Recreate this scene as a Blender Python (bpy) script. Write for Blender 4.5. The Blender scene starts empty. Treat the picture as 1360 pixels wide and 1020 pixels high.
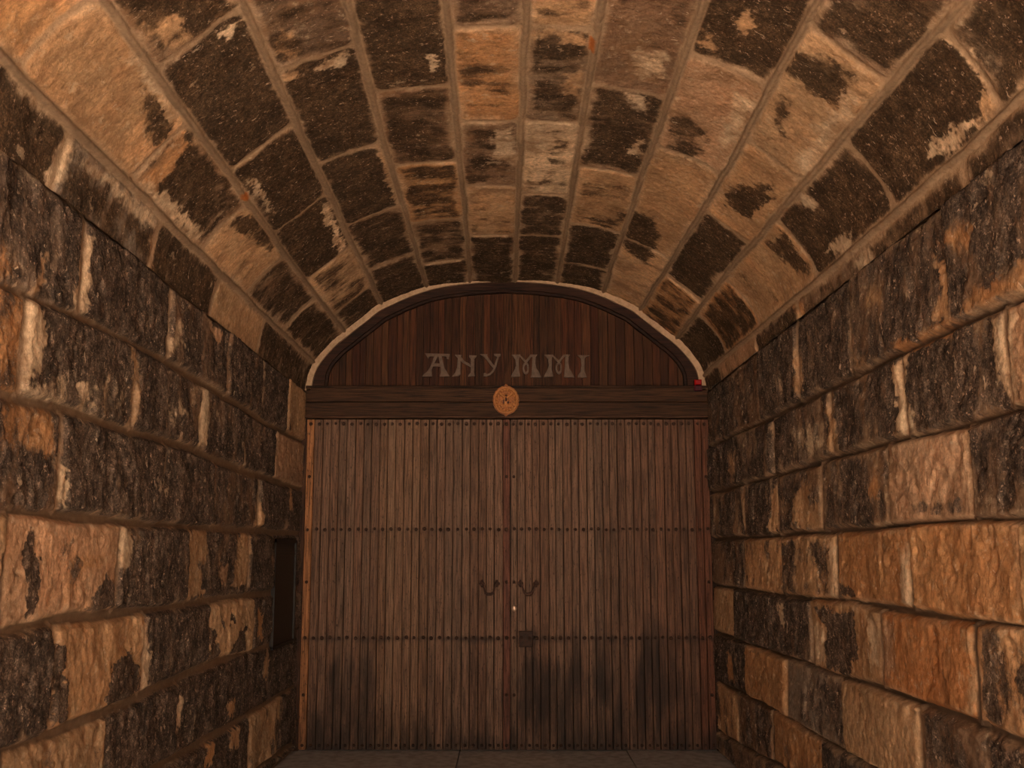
# Stone barrel-vaulted passage closed by a studded timber gate.
# World: door plane at y=0, passage runs towards -y, x across, z up, metres.
import bpy, math, random
import numpy as np
random.seed(7)
sc = bpy.context.scene
C = sc.collection
# Courses and blocks measured in metres: lines = bed joints (distance from gate, height), rows = head joints with
# one code per block (tone letter, crust amount 0-9), blobs = weathering patches (crust, tone, outline).
LEFT = dict(
 lines=(((0.051, 2.331), (0.962, 2.327), (2.15, 2.355), (2.952, 2.363), (3.762, 2.349), (4.271, 2.317)), ((0.005, 1.966), (1.665, 1.967), (2.583, 1.999), (3.306, 1.986), (3.835, 1.987), (4.226, 1.967)), ((-0.013, 1.621), (2.205, 1.607), (3.201, 1.606), (3.765, 1.613), (4.18, 1.602)), ((0.086, 1.204), (0.819, 1.208), (2.156, 1.224), (3.217, 1.229), (3.719, 1.245), (4.133, 1.235)), ((0.117, 0.866), (0.775, 0.86), (2.22, 0.883), (3.106, 0.852), (3.668, 0.849), (4.086, 0.859)), ((0.068, 0.481), (1.724, 0.488), (2.743, 0.508)), ((0.111, 0.066), (0.999, 0.109))),
 rows=(((0.539, 1.221, 1.948, 2.861, 3.724), ('T2', 'D7', 'B6', 'B6', 'D8', 'G6')),
  ((0.868, 1.6, 2.378, 3.215, 4.095), ('P1', 'B6', 'B6', 'D7', 'D8', 'O6')),
  ((0.376, 1.217, 2.095, 2.827, 3.805), ('D8', 'D7', 'B6', 'D8', 'D8', 'B6')),
  ((0.807, 1.39, 2.457, 3.286), ('B7', 'D7', 'D7', 'D8', 'P1')),
  ((0.724, 1.226, 2.088, 2.973, 3.78), ('D8', 'D8', 'T1', 'D8', 'T1', 'D8')),
  ((0.833, 2.522, 3.309), ('D8', 'D8', 'D9', 'T2')),
  ((0.442, 1.259), ('D7', 'T3', 'D8')),
  ((0.509,), ('D7', 'B5'))),
 blobs=((1, 'W', ((4.115, 2.312), (4.026, 2.316), (3.972, 2.222), (3.979, 2.112), (4.074, 2.072), (4.109, 2.189))),
  (1, 'W', ((3.718, 2.685), (3.675, 2.695), (3.686, 2.532), (3.68, 2.389), (3.763, 2.355), (3.752, 2.499))),
  (2, 'T', ((4.006, 2.491), (3.98, 2.483), (3.991, 2.375), (4.06, 2.349), (4.037, 2.41))),
  (5, 'W', ((4.105, 2.014), (3.848, 2.106), (3.271, 2.181), (3.315, 2.042), (3.509, 1.976), (3.833, 1.986), (4.064, 1.991))),
  (4, 'O', ((4.287, 2.441), (4.234, 2.44), (4.168, 2.359), (4.274, 2.336))),
  (1, 'T', ((0.463, 2.672), (0.112, 2.724), (-0.037, 2.405), (0.275, 2.364))),
  (2, 'P', ((2.393, 2.691), (2.191, 2.709), (1.992, 2.67), (2.178, 2.609))),
  (2, 'W', ((2.393, 2.313), (2.307, 2.328), (2.301, 2.049), (2.422, 2.018))),
  (4, 'W', ((2.821, 2.564), (2.699, 2.58), (2.802, 2.418), (2.862, 2.419))),
  (4, 'T', ((3.273, 2.326), (3.193, 2.331), (3.138, 2.029), (3.251, 2.026))),
  (4, 'W', ((2.866, 2.147), (2.649, 2.19), (2.601, 2.151), (2.822, 2.103))),
  (4, 'O', ((4.27, 2.307), (4.144, 2.314), (4.11, 2.126), (4.238, 2.058))),
  (4, 'O', ((4.222, 1.934), (3.897, 1.965), (3.837, 1.842), (4.205, 1.8))),
  (3, 'W', ((3.86, 1.813), (3.789, 1.809), (3.741, 1.626), (3.793, 1.658), (3.835, 1.712))),
  (1, 'T', ((1.213, 1.799), (1.107, 1.7), (1.152, 1.625), (1.305, 1.631))),
  (3, 'T', ((0.416, 1.938), (0.295, 1.946), (0.274, 1.778), (0.395, 1.773))),
  (8, '', ((4.002, 1.539), (3.945, 1.53), (3.919, 1.41), (3.917, 1.259), (3.978, 1.253), (4.005, 1.433))),
  (7, '', ((3.389, 1.373), (3.276, 1.317), (3.282, 1.239), (3.592, 1.236), (3.469, 1.325))),
  (5, '', ((4.177, 1.576), (4.136, 1.575), (4.113, 1.435), (4.101, 1.273), (4.138, 1.275))),
  (4, 'O', ((3.657, 1.451), (3.595, 1.463), (3.488, 1.474), (3.399, 1.449), (3.563, 1.426), (3.636, 1.38), (3.664, 1.311), (3.698, 1.382))),
  (2, 'W', ((3.277, 1.567), (3.18, 1.569), (3.175, 1.474), (3.205, 1.38), (3.274, 1.421))),
  (0, 'T', ((2.461, 1.593), (2.161, 1.6), (2.183, 1.438), (2.321, 1.406), (2.148, 1.25), (2.441, 1.256))),
  (0, 'T', ((1.615, 1.595), (1.394, 1.589), (1.394, 1.312), (1.572, 1.26), (1.717, 1.285), (1.607, 1.432))),
  (1, 'P', ((1.915, 1.417), (1.793, 1.397), (1.815, 1.288), (1.921, 1.328))),
  (9, '', ((3.257, 1.044), (3.131, 1.049), (3.025, 1.017), (2.99, 0.875), (3.107, 0.867), (3.353, 0.862), (3.337, 0.965))),
  (8, '', ((3.811, 1.163), (3.729, 1.155), (3.703, 1.04), (3.657, 0.965), (3.633, 0.87), (3.774, 0.874))),
  (1, 'W', ((3.046, 1.183), (2.933, 1.132), (2.888, 0.987), (2.911, 0.877), (2.981, 0.888), (2.984, 1.026))),
  (9, '', ((2.073, 1.075), (1.982, 1.05), (1.939, 0.977), (1.834, 0.877), (2.06, 0.887))),
  (9, '', ((1.649, 0.948), (1.507, 1.009), (1.371, 1.017), (1.358, 0.918), (1.557, 0.882), (1.705, 0.902))),
  (1, 'O', ((1.142, 1.12), (1.006, 1.091), (0.984, 0.923), (1.118, 0.931))),
  (2, 'W', ((2.508, 0.787), (2.442, 0.792), (2.456, 0.625), (2.527, 0.631))),
  (1, 'T', ((1.713, 0.628), (1.558, 0.64), (1.513, 0.54), (1.67, 0.531))),
  (2, 'T', ((0.927, 0.792), (0.798, 0.756), (0.842, 0.634), (0.968, 0.672))),
  (1, 'O', ((2.062, 0.485), (1.923, 0.457), (1.964, 0.347), (2.1, 0.378))),
  (2, 'T', ((1.678, 0.497), (1.456, 0.456), (1.473, 0.329), (1.634, 0.344))),),
 marks=((0, '', ((1.909, 1.139), (1.87, 1.136), (1.812, 1.042), (1.842, 1.042), (1.884, 1.088))), (0, '', ((1.713, 1.153), (1.682, 1.151), (1.622, 1.068), (1.653, 1.066))), (0, '', ((1.687, 1.105), (1.659, 1.101), (1.716, 1.055), (1.748, 1.06))), (0, '', ((1.593, 1.146), (1.559, 1.134), (1.573, 1.114), (1.599, 1.127)))))
RIGHT = dict(
 lines=(((0.162, 2.288), (2.314, 2.28), (3.132, 2.278), (3.925, 2.269), (4.329, 2.257)), ((0.179, 1.931), (1.786, 1.926), (2.554, 1.935), (3.621, 1.926), (4.286, 1.919)), ((0.134, 1.576), (2.497, 1.577), (3.446, 1.589), (4.244, 1.583)), ((0.151, 1.228), (1.763, 1.233), (2.756, 1.256), (3.567, 1.241), (4.201, 1.251)), ((0.214, 0.875), (2.002, 0.895), (3.077, 0.903), (3.767, 0.906), (4.156, 0.898)), ((0.169, 0.517), (1.485, 0.555), (2.267, 0.542), (2.929, 0.551)), ((0.215, 0.151), (0.504, 0.172), (1.506, 0.244))),
 rows=(((1.393, 2.19, 2.946, 3.857), ('B5', 'D7', 'D8', 'B6', 'B6')),
  ((0.805, 1.694, 2.654, 3.462, 4.202), ('B7', 'D7', 'B6', 'D7', 'D7', 'P2')),
  ((0.975, 1.73, 2.463, 3.269, 3.935), ('D6', 'D7', 'D6', 'D6', 'P1', 'B6')),
  ((0.923, 1.755, 2.631, 3.425, 4.197), ('B5', 'T3', 'T4', 'O0', 'O0', 'T3')),
  ((0.593, 1.44, 2.244, 3.1, 3.879), ('T2', 'D9', 'D8', 'T1', 'R0', 'T3')),
  ((0.91, 1.785, 2.635, 3.431), ('D8', 'O2', 'G4', 'T2', 'B4')),
  ((0.64, 1.47, 2.281), ('T4', 'B4', 'O2', 'G5')),
  ((1.023,), ('B5', 'D6'))),
 blobs=((1, 'O', ((4.059, 2.341), (4.194, 2.342), (4.339, 2.332), (4.33, 2.266), (4.073, 2.294), (3.97, 2.295))),
  (1, 'O', ((3.396, 2.326), (3.667, 2.292), (3.903, 2.28), (3.857, 2.263), (3.447, 2.269))),
  (1, 'T', ((3.777, 2.564), (3.866, 2.522), (3.875, 2.406), (3.85, 2.304), (3.759, 2.328), (3.809, 2.437))),
  (3, 'O', ((3.804, 2.59), (3.963, 2.58), (4.107, 2.565), (4.06, 2.512), (3.891, 2.537))),
  (3, 'T', ((3.178, 2.611), (3.336, 2.571), (3.298, 2.522), (3.139, 2.574))),
  (1, 'W', ((4.149, 2.211), (4.258, 2.213), (4.222, 1.935), (4.166, 1.984), (4.149, 2.068))),
  (1, 'W', ((3.37, 2.235), (3.534, 2.238), (3.486, 2.13), (3.522, 1.976), (3.568, 1.916), (3.412, 1.992))),
  (3, 'T', ((2.147, 2.584), (2.257, 2.542), (2.255, 2.323), (2.143, 2.343))),
  (2, 'T', ((2.596, 2.185), (2.696, 2.139), (2.751, 1.96), (2.599, 1.969))),
  (5, 'W', ((2.038, 2.152), (2.483, 2.108), (2.558, 1.989), (2.072, 1.993))),
  (5, 'T', ((2.929, 2.348), (3.142, 2.33), (3.152, 2.273), (2.998, 2.305))),
  (1, 'T', ((2.21, 1.857), (2.31, 1.823), (2.272, 1.724), (2.398, 1.734), (2.453, 1.601), (2.043, 1.612), (2.016, 1.755))),
  (3, 'O', ((3.108, 1.807), (3.177, 1.802), (3.166, 1.72), (3.098, 1.724))),
  (2, 'T', ((1.618, 1.874), (1.759, 1.863), (1.726, 1.602), (1.536, 1.606))),
  (4, 'T', ((0.669, 2.172), (0.891, 2.148), (0.84, 1.953), (0.643, 1.968))),
  (5, '', ((3.402, 1.705), (3.621, 1.667), (3.841, 1.667), (3.857, 1.609), (3.45, 1.619))),
  (8, '', ((2.614, 1.38), (2.727, 1.337), (2.893, 1.254), (2.633, 1.258))),
  (0, 'W', ((3.372, 1.513), (3.422, 1.512), (3.44, 1.274), (3.34, 1.262))),
  (1, 'W', ((2.526, 1.52), (2.632, 1.519), (2.643, 1.274), (2.493, 1.266), (2.553, 1.378))),
  (6, '', ((4.097, 1.532), (4.135, 1.537), (4.126, 1.466), (4.098, 1.471))),
  (1, 'T', ((4.155, 1.546), (4.225, 1.535), (4.195, 1.299), (4.144, 1.315), (4.177, 1.436))),
  (7, '', ((1.769, 1.545), (2.032, 1.524), (1.941, 1.258), (1.762, 1.25))),
  (6, '', ((2.297, 1.522), (2.466, 1.52), (2.428, 1.408), (2.332, 1.406))),
  (9, '', ((2.304, 1.192), (2.829, 1.203), (2.827, 1.036), (2.671, 0.901), (2.411, 0.905), (2.434, 1.089))),
  (1, 'W', ((2.267, 1.091), (2.397, 1.094), (2.414, 0.929), (2.267, 0.899))),
  (3, 'W', ((1.68, 1.19), (1.815, 1.189), (1.81, 1.053), (1.739, 1.066))),
  (1, 'T', ((3.803, 1.218), (3.899, 1.215), (3.868, 0.923), (3.781, 0.924), (3.848, 1.102))),
  (1, 'P', ((3.117, 1.202), (3.215, 1.202), (3.256, 1.031), (3.15, 0.939), (3.103, 1.012))),
  (7, '', ((4.13, 1.136), (4.188, 1.143), (4.168, 0.986), (4.145, 1.04))),
  (1, 'W', ((2.995, 1.193), (3.066, 1.198), (3.058, 1.007), (2.99, 1.012))),
  (6, '', ((2.353, 0.819), (2.632, 0.851), (2.579, 0.604), (2.377, 0.642))),
  (1, 'O', ((0.397, 0.777), (0.534, 0.747), (0.56, 0.596), (0.419, 0.576))),
  (7, '', ((3.487, 0.82), (3.613, 0.809), (3.676, 0.733), (3.471, 0.698))),),
 marks=())
VAULT = dict(
 lines=(((0.166, 0.233), (2.395, 0.218), (4.375, 0.225)), ((0.106, 0.575), (1.602, 0.562), (4.342, 0.582)), ((0.1, 0.942), (3.018, 0.962), (3.975, 0.983)), ((0.005, 1.325), (2.529, 1.329), (3.784, 1.345)), ((0.066, 1.678), (2.566, 1.709), (3.722, 1.718)), ((0.051, 2.03), (2.559, 2.036), (3.717, 2.038)), ((-0.024, 2.369), (2.499, 2.345), (3.735, 2.333)), ((-0.051, 2.742), (2.65, 2.714), (3.845, 2.712)), ((0.019, 3.066), (2.744, 3.11), (4.095, 3.081)), ((0.179, 3.428), (1.737, 3.424), (3.286, 3.445), (4.473, 3.468)), ((0.328, 3.796), (2.762, 3.823), (4.093, 3.826), (4.443, 3.805))),
 rows=(((1.412, 2.309, 3.154, 4.006), ('D7', 'T1', 'D8', 'G5', 'D9')),
  ((1.026, 1.893, 2.679, 3.525, 4.373), ('D7', 'D6', 'T2', 'D7', 'T0', 'O2')),
  ((0.502, 1.387, 2.232, 3.048, 3.917), ('D7', 'T4', 'D9', 'D9', 'D9', 'D7')),
  ((0.837, 1.724, 2.582, 3.473), ('D8', 'D8', 'D9', 'D9', 'B5')),
  ((0.574, 1.407, 2.268, 3.079), ('D8', 'D6', 'O6', 'B6', 'D9')),
  ((1.081, 1.91, 2.716, 3.539), ('B7', 'T3', 'B5', 'O3', 'B4')),
  ((1.073, 1.802, 2.72, 3.532), ('D8', 'D7', 'W4', 'D6', 'T4')),
  ((0.539, 1.339, 2.214, 3.09), ('D8', 'D8', 'T4', 'D8', 'B3')),
  ((1.297, 2.637, 3.485), ('T1', 'T1', 'P2', 'D8')),
  ((1.03, 2.206, 3.071, 3.963), ('O5', 'D9', 'T1', 'T1', 'D7')),
  ((0.77, 1.601, 2.619, 3.518, 4.324), ('D8', 'O6', 'T2', 'D9', 'D9', 'D6')),
  ((0.525, 1.469, 2.285, 3.192, 4.056), ('D8', 'P2', 'D8', 'B5', 'D6', 'B6'))),
 blobs=((9, '', ((3.919, 0.493), (3.912, 0.525), (3.737, 0.514), (3.603, 0.536), (3.543, 0.476), (3.562, 0.414), (3.74, 0.446))),
  (0, 'W', ((4.08, 0.54), (4.005, 0.571), (3.616, 0.561), (3.633, 0.53), (3.917, 0.528))),
  (0, 'W', ((3.472, 0.249), (3.421, 0.304), (2.752, 0.298), (2.79, 0.238))),
  (1, 'O', ((3.514, 0.241), (3.47, 0.38), (3.503, 0.525), (3.419, 0.515), (3.345, 0.393), (3.352, 0.297))),
  (7, '', ((2.671, 0.437), (2.49, 0.611), (2.154, 0.574), (1.982, 0.519), (2.336, 0.471), (2.57, 0.431))),
  (1, 'W', ((4.071, 0.011), (3.986, 0.158), (3.945, 0.168), (3.954, 0.072), (4.004, -0.011))),
  (8, '', ((3.934, 0.071), (3.825, 0.13), (3.621, 0.088), (3.746, 0.026), (3.934, 0.031))),
  (1, 'W', ((3.863, 0.155), (3.697, 0.189), (3.283, 0.191), (3.151, 0.18), (3.231, 0.136), (3.66, 0.149))),
  (7, '', ((3.427, 0.097), (3.217, 0.116), (3.198, 0.038), (3.388, 0.03))),
  (2, 'O', ((3.216, 0.092), (3.137, 0.166), (3.131, 0.123), (3.133, 0.054), (3.185, 0.018))),
  (2, 'W', ((3.888, 0.865), (3.887, 0.923), (3.928, 0.958), (3.885, 0.971), (3.811, 0.873), (3.847, 0.839))),
  (2, 'W', ((2.913, 0.641), (2.826, 0.658), (2.414, 0.657), (2.513, 0.619), (2.774, 0.607))),
  (0, 'W', ((2.174, 0.878), (2.071, 0.924), (1.432, 0.898), (1.411, 0.852), (1.873, 0.859))),
  (3, 'T', ((3.943, 0.731), (3.957, 0.784), (4.058, 0.78), (4.16, 0.692), (4.118, 0.627), (4.016, 0.646))),
  (1, 'W', ((3.425, 1.16), (3.45, 1.282), (3.35, 1.251), (3.366, 1.159))),
  (2, 'T', ((3.459, 0.989), (3.451, 1.058), (3.363, 1.061), (3.39, 0.995))),
  (3, 'T', ((3.713, 1.046), (3.692, 1.107), (3.514, 1.086), (3.538, 1.022))),
  (1, 'W', ((3.378, 1.603), (3.37, 1.668), (3.179, 1.654), (3.182, 1.631), (3.317, 1.623))),
  (2, 'W', ((2.622, 1.881), (2.654, 2.004), (2.272, 1.988), (2.272, 1.907))),
  (6, '', ((2.608, 1.775), (2.606, 1.873), (1.952, 1.869), (1.956, 1.757))),
  (2, 'T', ((3.495, 2.054), (3.518, 2.285), (3.398, 2.296), (3.411, 2.188), (3.487, 2.171), (3.43, 2.068))),
  (1, 'T', ((3.176, 2.235), (3.209, 2.305), (2.972, 2.305), (2.992, 2.248))),
  (0, 'W', ((2.656, 2.106), (2.659, 2.183), (2.042, 2.193), (1.988, 2.127))),
  (1, 'T', ((2.57, 1.297), (2.522, 1.322), (1.716, 1.313), (2.004, 1.286), (2.408, 1.274))),
  (1, 'W', ((3.389, 2.498), (3.417, 2.635), (3.251, 2.638), (3.208, 2.551))),
  (1, 'W', ((3.038, 2.499), (3.05, 2.602), (2.919, 2.623), (2.964, 2.544))),
  (1, 'W', ((2.646, 2.634), (2.663, 2.663), (2.499, 2.673), (2.438, 2.601))),
  (1, 'T', ((2.226, 2.357), (2.214, 2.666), (2.023, 2.658), (2.017, 2.485), (2.027, 2.364))),
  (2, 'T', ((1.826, 1.744), (1.82, 1.991), (1.169, 1.975), (1.176, 1.738))),
  (8, '', ((1.794, 2.708), (1.77, 2.883), (1.24, 2.979), (0.995, 2.934), (1.183, 2.723))),
  (1, 'T', ((3.78, 2.837), (3.892, 2.881), (3.813, 2.914), (3.803, 2.95), (3.713, 2.899))),
  (1, 'T', ((3.646, 2.732), (3.653, 2.775), (3.526, 2.834), (3.554, 2.77))),
  (6, '', ((2.942, 2.736), (3.054, 2.819), (2.826, 2.996), (2.623, 2.913), (2.634, 2.78))),
  (0, 'W', ((3.329, 2.983), (3.37, 3.064), (2.95, 3.052), (2.856, 3.01))),
  (8, '', ((3.772, 3.092), (3.86, 3.156), (3.881, 3.341), (3.683, 3.358), (3.656, 3.214), (3.662, 3.095))),
  (6, '', ((3.519, 3.132), (3.551, 3.16), (3.291, 3.253), (3.257, 3.227))),
  (0, 'W', ((3.801, 3.354), (3.824, 3.399), (3.178, 3.418), (3.139, 3.361), (3.476, 3.371))),
  (8, '', ((2.59, 3.121), (2.677, 3.202), (2.943, 3.337), (2.686, 3.383), (2.396, 3.364), (2.439, 3.183))),
  (1, 'W', ((4.316, 3.465), (4.346, 3.497), (4.341, 3.702), (4.297, 3.684))),
  (1, 'W', ((4.184, 3.729), (4.199, 3.777), (4.032, 3.791), (3.869, 3.743), (3.894, 3.717), (4.075, 3.732))),
  (3, 'T', ((4.283, 3.696), (4.31, 3.779), (4.21, 3.801), (4.196, 3.756))),
  (1, 'W', ((2.979, 3.463), (3.028, 3.543), (2.944, 3.567), (2.924, 3.487))),
  (1, 'W', ((2.93, 3.718), (3.144, 3.76), (3.034, 3.822), (2.784, 3.751))),
  (0, 'T', ((2.388, 3.313), (2.73, 3.367), (2.836, 3.392), (2.377, 3.423), (2.26, 3.356))),
  (8, '', ((2.37, 3.475), (2.571, 3.527), (2.545, 3.719), (2.394, 3.721), (2.345, 3.556))),
  (2, 'W', ((3.061, 3.849), (3.268, 3.906), (3.231, 4.034), (3.105, 3.995))),
  (2, 'O', ((2.221, 3.845), (2.361, 3.868), (2.365, 3.989), (2.27, 3.982))),),
 marks=((0, 'X', ((2.826, 0.563), (2.782, 0.597), (2.718, 0.584), (2.757, 0.547))), (0, 'X', ((3.483, 2.306), (3.475, 2.332), (3.373, 2.336), (3.381, 2.309)))))
PROFILE = ((-1.575, 2.738), (-1.526, 2.929), (-1.4, 3.099), (-1.277, 3.206), (-1.119, 3.334), (-0.974, 3.439), (-0.655, 3.564), (-0.349, 3.608), (0.0, 3.618), (0.349, 3.608), (0.655, 3.564), (0.974, 3.439), (1.119, 3.334), (1.277, 3.206), (1.4, 3.099), (1.526, 2.929), (1.575, 2.738))
DOORSTAIN = ((8, ((0.092, 0.884), (0.24, 0.884), (0.251, 0.761), (0.16, 0.727), (0.08, 0.772))), (6, ((0.162, 1.383), (0.289, 1.383), (0.297, 0.761), (0.16, 0.817))), (9, ((0.08, 0.749), (0.416, 0.705), (0.557, 0.538), (0.584, 0.372), (0.664, -0.0), (0.068, -0.0))), (8, ((-1.438, 0.705), (-1.211, 0.761), (-1.035, 0.538), (-0.862, 0.372), (-0.8, -0.0), (-1.419, -0.0))), (5, ((0.732, 0.817), (1.075, 0.817), (1.008, 0.317), (0.839, 0.372))), (5, ((-0.803, 0.207), (0.068, 0.125), (0.068, -0.0), (-0.8, -0.0))), (6, ((0.666, 0.152), (1.571, 0.18), (1.565, -0.0), (0.664, -0.0))))
LETTERS = (('A', (((-0.641, 3.043), (-0.444, 3.037), (-0.448, 3.019), (-0.604, 3.019), (-0.609, 3.003), (-0.62, 3.006)), ((-0.475, 3.022), (-0.447, 3.035), (-0.453, 2.996), (-0.469, 2.999)), ((-0.57, 3.022), (-0.538, 3.022), (-0.572, 2.947), (-0.587, 2.909), (-0.583, 2.856), (-0.663, 2.856), (-0.655, 2.867), (-0.626, 2.893), (-0.603, 2.925), (-0.583, 2.968)), ((-0.536, 3.022), (-0.51, 3.022), (-0.501, 2.979), (-0.485, 2.92), (-0.464, 2.888), (-0.445, 2.856), (-0.524, 2.856), (-0.514, 2.888), (-0.517, 2.936)), ((-0.583, 2.96), (-0.496, 2.96), (-0.496, 2.936), (-0.582, 2.936)))),
 ('N', (((-0.405, 3.03), (-0.35, 3.03), (-0.36, 3.011), (-0.359, 2.872), (-0.38, 2.859), (-0.427, 2.856), (-0.401, 2.888), (-0.386, 2.931), (-0.382, 3.006)), ((-0.37, 3.016), (-0.357, 3.016), (-0.328, 2.979), (-0.286, 2.957), (-0.276, 2.931), (-0.307, 2.947), (-0.344, 2.968), (-0.365, 2.99)), ((-0.292, 3.027), (-0.232, 3.024), (-0.234, 3.014), (-0.252, 3.0), (-0.252, 2.888), (-0.244, 2.861), (-0.301, 2.856), (-0.296, 2.867), (-0.278, 2.888), (-0.279, 3.0), (-0.292, 3.014)))),
 ('Y', (((-0.205, 3.035), (-0.147, 3.035), (-0.15, 3.024), (-0.132, 2.995), (-0.092, 2.941), (-0.1, 2.92), (-0.145, 2.979), (-0.176, 3.016)), ((-0.095, 3.038), (-0.043, 3.038), (-0.045, 3.022), (-0.055, 3.016), (-0.076, 2.941), (-0.097, 2.893), (-0.123, 2.867), (-0.155, 2.856), (-0.178, 2.859), (-0.176, 2.883), (-0.163, 2.885), (-0.152, 2.875), (-0.129, 2.883), (-0.108, 2.904), (-0.092, 2.947), (-0.069, 3.016), (-0.092, 3.024)))),
 ('M', (((0.045, 3.032), (0.113, 3.032), (0.102, 3.0), (0.102, 2.909), (0.113, 2.856), (0.039, 2.851), (0.044, 2.867), (0.068, 2.909), (0.079, 2.947), (0.073, 2.995)), ((0.1, 3.027), (0.118, 3.022), (0.163, 2.981), (0.152, 2.968)), ((0.194, 3.031), (0.205, 3.019), (0.164, 2.968), (0.153, 2.98)), ((0.192, 3.032), (0.247, 3.032), (0.236, 3.016), (0.233, 2.963), (0.241, 2.92), (0.262, 2.888), (0.28, 2.848), (0.194, 2.848), (0.202, 2.867), (0.207, 2.947), (0.21, 3.011)), ((0.182, 2.923), (0.18, 2.904), (0.168, 2.911), (0.169, 2.923)), ((0.18, 2.904), (0.175, 2.888), (0.166, 2.901), (0.168, 2.911)), ((0.175, 2.888), (0.167, 2.877), (0.162, 2.894), (0.166, 2.901)), ((0.167, 2.877), (0.157, 2.874), (0.157, 2.892), (0.162, 2.894)), ((0.157, 2.874), (0.147, 2.877), (0.152, 2.894), (0.157, 2.892)), ((0.147, 2.877), (0.139, 2.888), (0.149, 2.901), (0.152, 2.894)), ((0.139, 2.888), (0.134, 2.904), (0.146, 2.911), (0.149, 2.901)), ((0.134, 2.904), (0.132, 2.923), (0.145, 2.923), (0.146, 2.911)), ((0.132, 2.923), (0.134, 2.942), (0.146, 2.934), (0.145, 2.923)), ((0.134, 2.942), (0.14, 2.957), (0.149, 2.945), (0.146, 2.934)), ((0.14, 2.957), (0.148, 2.968), (0.153, 2.951), (0.149, 2.945)), ((0.148, 2.968), (0.157, 2.972), (0.157, 2.954), (0.153, 2.951)), ((0.157, 2.972), (0.167, 2.968), (0.162, 2.951), (0.157, 2.954)), ((0.167, 2.968), (0.175, 2.957), (0.166, 2.945), (0.162, 2.951)), ((0.175, 2.957), (0.18, 2.942), (0.168, 2.934), (0.166, 2.945)), ((0.18, 2.942), (0.182, 2.923), (0.169, 2.923), (0.168, 2.934)))),
 ('M', (((0.305, 3.032), (0.374, 3.032), (0.363, 3.0), (0.362, 2.909), (0.373, 2.856), (0.299, 2.851), (0.305, 2.867), (0.328, 2.909), (0.339, 2.947), (0.334, 2.995)), ((0.361, 3.027), (0.379, 3.022), (0.423, 2.981), (0.413, 2.968)), ((0.455, 3.031), (0.466, 3.019), (0.424, 2.968), (0.414, 2.98)), ((0.453, 3.032), (0.508, 3.032), (0.497, 3.016), (0.494, 2.963), (0.501, 2.92), (0.522, 2.888), (0.54, 2.848), (0.454, 2.848), (0.462, 2.867), (0.468, 2.947), (0.471, 3.011)), ((0.443, 2.923), (0.441, 2.904), (0.429, 2.911), (0.43, 2.923)), ((0.441, 2.904), (0.435, 2.888), (0.426, 2.901), (0.429, 2.911)), ((0.435, 2.888), (0.427, 2.877), (0.422, 2.894), (0.426, 2.901)), ((0.427, 2.877), (0.417, 2.874), (0.417, 2.892), (0.422, 2.894)), ((0.417, 2.874), (0.408, 2.877), (0.413, 2.894), (0.417, 2.892)), ((0.408, 2.877), (0.4, 2.888), (0.409, 2.901), (0.413, 2.894)), ((0.4, 2.888), (0.394, 2.904), (0.406, 2.911), (0.409, 2.901)), ((0.394, 2.904), (0.392, 2.923), (0.406, 2.923), (0.406, 2.911)), ((0.392, 2.923), (0.395, 2.942), (0.406, 2.934), (0.406, 2.923)), ((0.395, 2.942), (0.4, 2.957), (0.409, 2.945), (0.406, 2.934)), ((0.4, 2.957), (0.408, 2.968), (0.413, 2.951), (0.409, 2.945)), ((0.408, 2.968), (0.418, 2.972), (0.418, 2.954), (0.413, 2.951)), ((0.418, 2.972), (0.428, 2.968), (0.422, 2.951), (0.418, 2.954)), ((0.428, 2.968), (0.436, 2.957), (0.426, 2.945), (0.422, 2.951)), ((0.436, 2.957), (0.441, 2.942), (0.429, 2.934), (0.426, 2.945)), ((0.441, 2.942), (0.443, 2.923), (0.43, 2.923), (0.429, 2.934)))),
 ('I', (((0.564, 3.027), (0.664, 3.027), (0.635, 3.016), (0.622, 3.0), (0.618, 2.909), (0.636, 2.856), (0.641, 2.848), (0.568, 2.848), (0.571, 2.867), (0.589, 2.893), (0.598, 2.947), (0.593, 3.0)),)))

MOUTH = 9.5                      # passage length from the gate to its open mouth
HW = 1.575                       # half width between wall faces

# ------------------------------------------------------------------ noise
_rs = np.random.RandomState(5)
_T = _rs.rand(256, 256)
def vn(x, y, s=0):
    x = np.asarray(x)+s*17.31; y = np.asarray(y)+s*9.77
    xi = np.floor(x).astype(int); yi = np.floor(y).astype(int)
    fx = x-xi; fy = y-yi
    fx = fx*fx*fx*(fx*(fx*6-15)+10); fy = fy*fy*fy*(fy*(fy*6-15)+10)
    a = _T[xi & 255, yi & 255]; b = _T[(xi+1) & 255, yi & 255]
    c = _T[xi & 255, (yi+1) & 255]; d = _T[(xi+1) & 255, (yi+1) & 255]
    return (a*(1-fx)+b*fx)*(1-fy)+(c*(1-fx)+d*fx)*fy
def fbm(x, y, s=0, o=4):
    r = 0; a = 1; t = 0
    for k in range(o):
        r = r+a*vn(x, y, s+k*3); t += a; a *= .55; x = x*2.03; y = y*2.03
    return r/t                    # 0..1
def sm(a, b, x):
    t = np.clip((x-a)/(b-a), 0, 1); return t*t*(3-2*t)

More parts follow.
